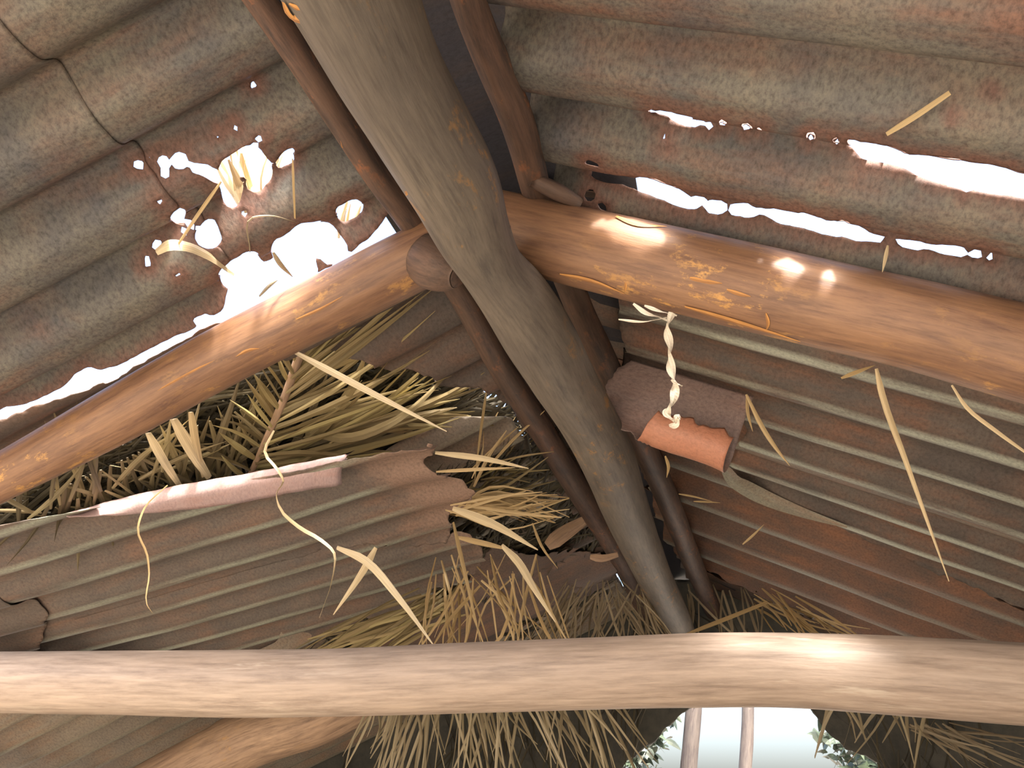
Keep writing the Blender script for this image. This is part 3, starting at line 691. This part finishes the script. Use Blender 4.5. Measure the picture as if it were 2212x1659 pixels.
# posts and trees outside the opening
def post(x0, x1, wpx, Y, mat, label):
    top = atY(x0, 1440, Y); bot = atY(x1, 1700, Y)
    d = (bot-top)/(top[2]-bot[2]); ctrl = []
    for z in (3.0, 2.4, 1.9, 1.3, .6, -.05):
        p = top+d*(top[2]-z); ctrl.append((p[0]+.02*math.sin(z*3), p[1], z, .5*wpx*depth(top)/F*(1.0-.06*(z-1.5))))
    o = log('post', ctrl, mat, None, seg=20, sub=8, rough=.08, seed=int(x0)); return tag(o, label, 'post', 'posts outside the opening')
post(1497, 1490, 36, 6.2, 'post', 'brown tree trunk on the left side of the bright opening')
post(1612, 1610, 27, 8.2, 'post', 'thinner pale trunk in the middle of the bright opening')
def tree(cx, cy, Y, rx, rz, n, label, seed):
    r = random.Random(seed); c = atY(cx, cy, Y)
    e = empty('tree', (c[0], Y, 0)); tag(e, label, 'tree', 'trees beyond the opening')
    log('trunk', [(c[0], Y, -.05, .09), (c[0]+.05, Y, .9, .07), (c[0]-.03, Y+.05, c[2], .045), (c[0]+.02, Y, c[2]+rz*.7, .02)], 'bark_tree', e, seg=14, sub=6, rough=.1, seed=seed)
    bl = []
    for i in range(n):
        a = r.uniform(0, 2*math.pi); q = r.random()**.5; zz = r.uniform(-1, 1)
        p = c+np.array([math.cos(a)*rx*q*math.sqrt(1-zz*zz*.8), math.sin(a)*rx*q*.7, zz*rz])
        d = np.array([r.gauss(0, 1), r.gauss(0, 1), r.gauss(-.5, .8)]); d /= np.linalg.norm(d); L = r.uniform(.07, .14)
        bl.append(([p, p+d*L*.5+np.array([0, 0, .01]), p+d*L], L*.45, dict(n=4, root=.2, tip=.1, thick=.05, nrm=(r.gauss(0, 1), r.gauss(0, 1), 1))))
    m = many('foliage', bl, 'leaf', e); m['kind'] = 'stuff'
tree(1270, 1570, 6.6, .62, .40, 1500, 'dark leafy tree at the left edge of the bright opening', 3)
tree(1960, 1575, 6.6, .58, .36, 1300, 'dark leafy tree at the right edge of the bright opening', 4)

# ================================================================== PALM THATCH BELOW THE LEFT RAFTER
NL = LEFT[3]
def lp(x, y, off=0.0): return on(-1, x, y, off)
def pxw(p, w): return w*depth(p)/F
def jit(r, s): return np.array([r.gauss(0, s), r.gauss(0, s), r.gauss(0, s)])

def palm_frond(label, rachis, spec, seed, off=.06, mat='palm', rw=20, stem=True, jitter=5):
    """rachis: pixel points on the left slope; spec: list of (count, angle range, length range, t range, width px)"""
    r = random.Random(seed); R = catmull([(x, y, 0) for x, y in rachis], 12)[:, :2]
    e = empty('palm_frond', lp(*R[0], off)); tag(e, label, 'palm frond', 'dry palm fronds in the roof')
    if stem:
        P = [(*lp(x, y, off-.03), pxw(lp(x, y, off), rw*(1-.5*i/len(R))/2)) for i, (x, y) in enumerate(R)]
        log('rachis', P[::3], 'pole_far', e, seg=10, sub=3, rough=.1, seed=seed)
    for (cnt, a0, a1, l0, l1, t0, t1, w) in spec:
        for k in range(cnt):
            t = t0+(t1-t0)*(k+r.random()*.8)/cnt; i = min(len(R)-1, int(t*(len(R)-1))); x, y = R[i]
            an = math.radians(a0+(a1-a0)*(k/max(1, cnt-1))+r.gauss(0, jitter)); L = r.uniform(l0, l1)
            o1 = off-.025+r.uniform(-.02, .03)
            bend = r.gauss(0, .07)
            pts = []
            for q in (0, .33, .66, 1):
                aa = an+bend*q*2
                pts.append(lp(x+math.cos(aa)*L*q, y-math.sin(aa)*L*q, o1-.02*q*r.random()))
            blade('leaflet', pts, pxw(pts[0], w*r.uniform(.7, 1.25)), mat, e, nrm=np.array([SN, -.3, -CS])+jit(r, .35), twist=r.gauss(0, .5), n=6)
    return e
palm_frond('large dry palm frond with leaflets fanning right below the left rafter', [(655, 745), (610, 870), (570, 960), (525, 1060)],
           [(34, 38, 8, 230, 470, .05, 1.0, 15), (16, 118, 150, 70, 150, .1, .95, 13), (14, 55, 42, 120, 260, .0, .3, 12)], 3, .05)
palm_frond('olive palm leaflets bunched under the dark sheet, left of the ridge', [(620, 980), (720, 940), (820, 905)],
           [(30, 30, 8, 200, 300, 0, 1, 19)], 5, .075, stem=False)
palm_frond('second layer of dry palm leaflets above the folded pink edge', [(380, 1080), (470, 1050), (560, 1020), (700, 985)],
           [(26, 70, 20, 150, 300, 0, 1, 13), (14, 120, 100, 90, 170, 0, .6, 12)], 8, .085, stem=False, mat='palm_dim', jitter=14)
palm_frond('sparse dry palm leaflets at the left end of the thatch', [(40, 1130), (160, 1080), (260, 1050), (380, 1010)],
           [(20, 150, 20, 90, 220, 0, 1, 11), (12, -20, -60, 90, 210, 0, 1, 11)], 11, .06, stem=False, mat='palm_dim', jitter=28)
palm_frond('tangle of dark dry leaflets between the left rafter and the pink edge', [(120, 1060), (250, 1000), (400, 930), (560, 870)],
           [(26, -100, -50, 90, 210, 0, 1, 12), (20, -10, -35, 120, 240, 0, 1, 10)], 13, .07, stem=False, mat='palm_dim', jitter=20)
# pale, thick folded leaf pieces in the tangle
for pts, w, lab in [([(375, 905), (400, 950), (430, 1000), (452, 1032)], 26, 'pale cream folded leaf piece, larger of the pair above the pink edge'),
                    ([(412, 890), (422, 950), (440, 1030)], 17, 'narrow pale leaf piece leaning against the larger cream one'),
                    ([(320, 935), (350, 990), (390, 1052)], 20, 'tan folded leaf piece left of the cream pair')]:
    o = blade('dry_leaf', [lp(x, y, -.01) for x, y in pts], pxw(lp(*pts[0]), w), 'palm_pale', None, tip=.55, root=.6, n=8, nrm=(SN, -.4, -CS), twist=.5); tag(o, lab, 'dry leaf', 'loose dry leaf pieces')
# thick matted layer
def mat_stuff(name, label, poly, n, off0, off1, ang, Lr, w, mat, seed, backing=None):
    r = random.Random(seed); xs = [p[0] for p in poly]; ys = [p[1] for p in poly]; bl = []
    c = lp(sum(xs)/len(xs), sum(ys)/len(ys), off0); e = empty(name, c); tag(e, label, 'thatch')
    while len(bl) < n:
        x = r.uniform(min(xs), max(xs)); y = r.uniform(min(ys), max(ys))
        if poly_field(poly, np.array([x]), np.array([y]))[0] < 0: continue
        an = math.radians(r.gauss(*ang)); L = r.uniform(*Lr); of = r.uniform(off0, off1)
        pts = [lp(x+math.cos(an)*L*q, y-math.sin(an)*L*q, of-.015*math.sin(q*3)) for q in (-.5, 0, .5)]
        bl.append((pts, pxw(pts[0], w*r.uniform(.6, 1.3)), dict(zc=r.random(), n=4, nrm=np.array([SN, -.3, -CS])+jit(r, .4))))
    m = many('blades', bl, mat, e); m['kind'] = 'stuff'
    return e
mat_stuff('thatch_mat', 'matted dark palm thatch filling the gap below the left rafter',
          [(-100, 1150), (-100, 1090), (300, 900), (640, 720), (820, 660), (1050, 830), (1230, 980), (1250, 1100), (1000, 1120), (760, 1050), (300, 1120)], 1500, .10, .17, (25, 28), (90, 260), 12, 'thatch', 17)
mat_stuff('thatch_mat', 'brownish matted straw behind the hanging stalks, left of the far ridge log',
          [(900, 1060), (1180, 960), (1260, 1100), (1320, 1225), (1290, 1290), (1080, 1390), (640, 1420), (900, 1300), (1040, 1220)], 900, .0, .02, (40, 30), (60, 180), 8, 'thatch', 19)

# ================================================================== STRAW BUNCHES
def bunch(label, starts, ends, n, w, mat, seed, Y=(2.6, 3.2), name='straw_bunch', cat='straw', sagp=.02, spread=.22, curve=12):
    """stalks from a random point of the first box to a random point of the second"""
    r = random.Random(seed); e = None
    for k in range(n):
        ax, ay = r.uniform(starts[0], starts[2]), r.uniform(starts[1], starts[3]); u = (ax-starts[0])/max(1, starts[2]-starts[0])
        v = min(1, max(0, u+r.gauss(0, spread))); bx = ends[0]+(ends[2]-ends[0])*v; by = r.uniform(ends[1], ends[3])
        Y0 = r.uniform(*Y); Y1 = Y0-r.uniform(0, .12)
        p, q = atY(ax, ay, Y0), atY(bx, by, Y1); m = atY((ax+bx)/2+r.gauss(0, curve), (ay+by)/2+r.gauss(0, curve), (Y0+Y1)/2)
        if e is None:
            e = empty(name, atY((starts[0]+starts[2])/2, (starts[1]+starts[3])/2, sum(Y)/2)); tag(e, label, cat, 'straw poking out of the roof')
        blade('straw', [p, m, q], pxw(p, w*r.uniform(.6, 1.3)), mat, e, tip=.25, root=.6, n=5, nrm=np.array([.1, -1, -.3])+jit(r, .4))
    return e
bunch('golden grass tuft spreading right from the torn end of the sagging sheet', (960, 1070, 1010, 1115), (1110, 1060, 1230, 1130), 46, 6, 'straw', 1, (2.25, 2.6), curve=16)
bunch('greenish straw tuft above the torn sheet end, beside the ridge log', (960, 1000, 1060, 1090), (1060, 930, 1200, 1060), 44, 6, 'palm', 2, (2.5, 2.9), curve=10)
bunch('crossing upright stalks between the brown sheet and the ridge log', (1000, 990, 1080, 1070), (1040, 850, 1200, 980), 12, 6, 'straw', 3, (2.3, 2.7), curve=8)
bunch('tan stalks hanging from the lower sheet onto the tie beam', (930, 1190, 1190, 1270), (890, 1370, 1250, 1480), 36, 6, 'straw', 4, (2.35, 2.6))
bunch('olive straw bunch under the lower sheet edge above the tie beam', (900, 1260, 1010, 1330), (640, 1380, 840, 1440), 40, 8, 'palm', 5, (2.55, 2.75))
bunch('dim fan of thin stalks below the foot of the ridge log', (1220, 1250, 1400, 1300), (1140, 1370, 1460, 1460), 80, 4.2, 'straw_dim', 6, (3.5, 3.9), curve=8)
bunch('long pale stalks hanging below the middle of the tie beam', (860, 1420, 1300, 1500), (800, 1600, 1420, 1800), 95, 5.6, 'straw_mid', 7, (2.9, 3.8), curve=6, spread=.09)
bunch('few pale stalks hanging under the tie beam left of the long ones', (790, 1500, 900, 1530), (740, 1590, 900, 1720), 9, 6, 'straw_mid', 8, (2.8, 3.1), curve=6)
bunch('sparse stalks hanging under the tie beam right of the bright opening', (1790, 1490, 2030, 1530), (1760, 1600, 2060, 1690), 16, 6, 'straw_mid', 9, (3.2, 4.0), curve=6, spread=.15)
bunch('thin brown stalks lying at lower right under the tie beam', (1950, 1560, 2050, 1580), (2080, 1600, 2260, 1690), 22, 5, 'straw_dim', 10, (3.9, 4.3), curve=8)
bunch('stalks with bright glints at the edge of the red sheet above the tie beam', (1620, 1270, 1720, 1310), (1680, 1340, 1880, 1400), 34, 5, 'straw', 11, (4.1, 4.5), curve=5)
bunch('dark stalks hanging right of the far ridge log end', (1480, 1250, 1650, 1290), (1490, 1380, 1660, 1440), 14, 5, 'straw_dim', 12, (4.2, 4.5), curve=8)
bunch('dry leaf fan glimpsed through the upper hole in the left sheet', (520, 440, 570, 460), (460, 310, 610, 350), 26, 20, 'palm_pale', 13, (1.16, 1.2), curve=6)
bunch('small leaf fan glimpsed in the hole next to the ridge log', (730, 500, 760, 520), (735, 430, 790, 450), 8, 10, 'palm_pale', 14, (1.42, 1.46), curve=4)

# ================================================================== LOOSE STRIPS, ONE BY ONE
def strip(label, pts, w, Y, mat='straw', tip=.12, twist=0.0, root=.5, n=10, name='dry_leaf_strip', cat='dry strip', thick=.16):
    P = [on(-1, x, y, -.035) for x, y in pts] if Y == 'under' else [atY(x, y, (Y if isinstance(Y, (int, float)) else Y[0]+(Y[1]-Y[0])*i/(len(pts)-1))) for i, (x, y) in enumerate(pts)]
    o = blade(name, P, pxw(P[0], w), mat, None, tip=tip, twist=twist, root=root, n=n, nrm=(.15, -1, -.35), thick=thick)
    return tag(o, label, cat, 'loose dry strips')
strip('long straight pale strip slanting down right from under the left rafter', [(632, 758), (720, 805), (840, 868), (965, 932)], 15, (1.44, 1.62), 'palm_pale')
strip('curly pale strip dangling over the folded pink edge', [(592, 930), (572, 975), (602, 1018), (612, 1040), (597, 1065), (602, 1092), (645, 1138), (695, 1168), (722, 1195), (720, 1240), (690, 1335)], 9, (1.75, 1.85), 'palm_pale', tip=.35, n=30, twist=5)
strip('thin curly brown tendril hanging over the left of the sagging sheet', [(362, 1048), (312, 1098), (298, 1140), (318, 1200), (322, 1240), (317, 1305), (330, 1325)], 5, 1.7, 'straw', n=20)
strip('long straight straw hanging from the right rafter', [(1893, 796), (1905, 850), (1958, 1000), (2050, 1256)], 14, (1.42, 1.5), 'palm_pale', n=12)
strip('curved pale straw hanging from the right rafter at the picture edge', [(2056, 832), (2088, 880), (2150, 930), (2215, 977), (2290, 1030)], 9, (1.36, 1.42), 'palm_pale', n=14)
strip('short leaf scrap sticking out under the right rafter', [(1817, 817), (1850, 804), (1890, 789)], 9, 1.43, 'straw')
strip('narrow dry leaf hanging right of the curled flap', [(1612, 852), (1648, 925), (1676, 968), (1706, 1006)], 10, (1.75, 1.8), 'straw')
strip('tiny leaf sliver beside the right side of the curled flap', [(1613, 855), (1616, 895), (1626, 932)], 7, 1.76, 'straw')
strip('blunt straw stub poking out above the big right slit', [(1915, 290), (1985, 246), (2052, 200)], 13, (.98, .93), 'straw', tip=.8, root=.7)
strip('narrow tan leaf dropping left below the sagging sheet', [(812, 1183), (785, 1232), (720, 1328)], 16, (2.0, 2.05), 'palm_pale')
strip('long pointed tan leaf crossing it and reaching the tie beam', [(728, 1183), (790, 1212), (860, 1290), (938, 1396)], 17, (2.0, 1.9), 'palm_pale')
strip('pale pointed strip leaving the corner of the sagging sheet to the right', [(940, 978), (1040, 990), (1142, 1012)], 13, (1.95, 2.0), 'palm_pale')
strip('thin straight straw just below the pale pointed strip', [(942, 1019), (1030, 1014), (1112, 1010)], 8, 1.98, 'straw')
strip('broad pointed dry leaf below the golden tuft', [(978, 1098), (1060, 1130), (1162, 1188)], 19, (2.1, 2.15), 'palm_pale')
strip('flat tan leaf under the broad pointed one', [(985, 1160), (1050, 1175), (1105, 1188)], 12, 2.15, 'straw')
strip('long drooping tan leaf right of the hanging stalks', [(1084, 1178), (1120, 1215), (1150, 1265), (1200, 1344)], 17, (2.15, 2.1), 'palm_pale')
strip('thin straight straw dropping from the torn sheet end to the tie beam', [(979, 1128), (1000, 1220), (1040, 1395)], 9, (2.1, 2.0), 'straw')
strip('thin kinked straw under the golden tuft near the ridge log', [(1150, 1130), (1170, 1180), (1205, 1228)], 6, 2.2, 'straw', n=8)
strip('long pale blade across the olive leaflets below the dark sheet', [(660, 935), (760, 945), (860, 905), (985, 790)], 20, 1.95, 'palm', n=12)
strip('upright thin straw left of the lower purlin', [(1052, 838), (1040, 920), (1025, 1040)], 6, 2.1, 'straw')
strip('thin brown stick hanging in the upper left holes', [(632, 343), (634, 400), (637, 472)], 7, 'under', 'straw', tip=.7)
strip('brown stalk slanting across the left sheet beside the round hole', [(478, 392), (430, 460), (380, 535)], 10, 'under', 'straw', tip=.6)
strip('yellow curled leaf at the left of the big hole', [(338, 545), (365, 530), (400, 532), (450, 553), (505, 592)], 30, 'under', 'palm_pale', tip=.4, n=14, twist=1.0)
strip('dark straw wisp arching over the big left hole', [(540, 545), (546, 470), (580, 466), (640, 480)], 5, 'under', 'straw_dim', n=14)
strip('dark splinter inside the big left hole', [(590, 545), (605, 570), (632, 598)], 12, 'under', 'straw_dim')
strip('small splinter in the lower part of the big left hole', [(560, 640), (585, 615), (600, 605)], 8, 'under', 'straw_dim')
strip('thin twig rising right from the far end of the ridge log', [(1478, 1372), (1570, 1336), (1658, 1301)], 9, (3.9, 4.0), 'straw', tip=.8)
strip('thin brown blade left of the far end of the ridge log', [(1380, 1285), (1410, 1325), (1448, 1372)], 8, 3.8, 'straw')
strip('small straw sliver on the red sheet', [(1604, 1176), (1628, 1155), (1650, 1133)], 5, 2.7, 'straw')
strip('tiny straw under the curled flap', [(1437, 985), (1444, 1008), (1440, 1032)], 7, 1.9, 'straw')
strip('hair-thin straw lying below the curled flap', [(1466, 1067), (1500, 1073), (1538, 1083)], 4, 2.6, 'straw')
strip('second hair-thin straw just below the first under the flap', [(1498, 1083), (1525, 1084), (1556, 1086)], 4, 2.6, 'straw')
strip('pale straw drop hanging from the long right slit', [(1918, 530), (1912, 560), (1906, 588)], 8, 1.26, 'palm_pale')

# twisted pale strip knotted round the right rafter
def twisted():
    e = empty('twisted_strip', atY(1445, 690, 1.27)); tag(e, 'bright twisted palm strip hanging from the right rafter over the curled flap', 'dry strip', 'loose dry strips')
    path = [(1452, 676), (1440, 705), (1446, 740), (1448, 780), (1452, 815), (1458, 842), (1448, 878), (1440, 893), (1455, 908), (1466, 900), (1462, 918), (1446, 920)]
    P = [atY(x, y, 1.28+.02*i/len(path)) for i, (x, y) in enumerate(path)]
    blade('twist', P, pxw(P[0], 20), 'palm_sunlit', e, n=60, twist=20, tip=.55, root=.8, nrm=(.15, -1, -.3), thick=.22)
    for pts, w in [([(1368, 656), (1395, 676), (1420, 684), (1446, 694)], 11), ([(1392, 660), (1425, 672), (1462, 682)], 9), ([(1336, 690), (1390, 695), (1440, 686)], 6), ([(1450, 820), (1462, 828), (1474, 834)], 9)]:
        Q = [atY(x, y, 1.275+.01*i) for i, (x, y) in enumerate(pts)]; blade('strand', Q, pxw(Q[0], w), 'palm_sunlit', e, n=10, twist=3, tip=.5)
twisted()
# wood chips caught by the far purlin
for pts, w, lab in [([(1182, 1180), (1215, 1155), (1262, 1125)], 34, 'orange-brown wood chip wedged left of the far ridge log'),
                    ([(1275, 1203), (1300, 1206), (1335, 1198)], 16, 'thin rust-orange flake just below the wood chip')]:
    o = blade('wood_chip', [atY(x, y, 3.0) for x, y in pts], pxw(atY(*pts[0], 3.0), w), 'pole_far', None, tip=.6, root=.6, n=8, thick=.3, nrm=(.1, -1, -.4)); tag(o, lab, 'wood chip')
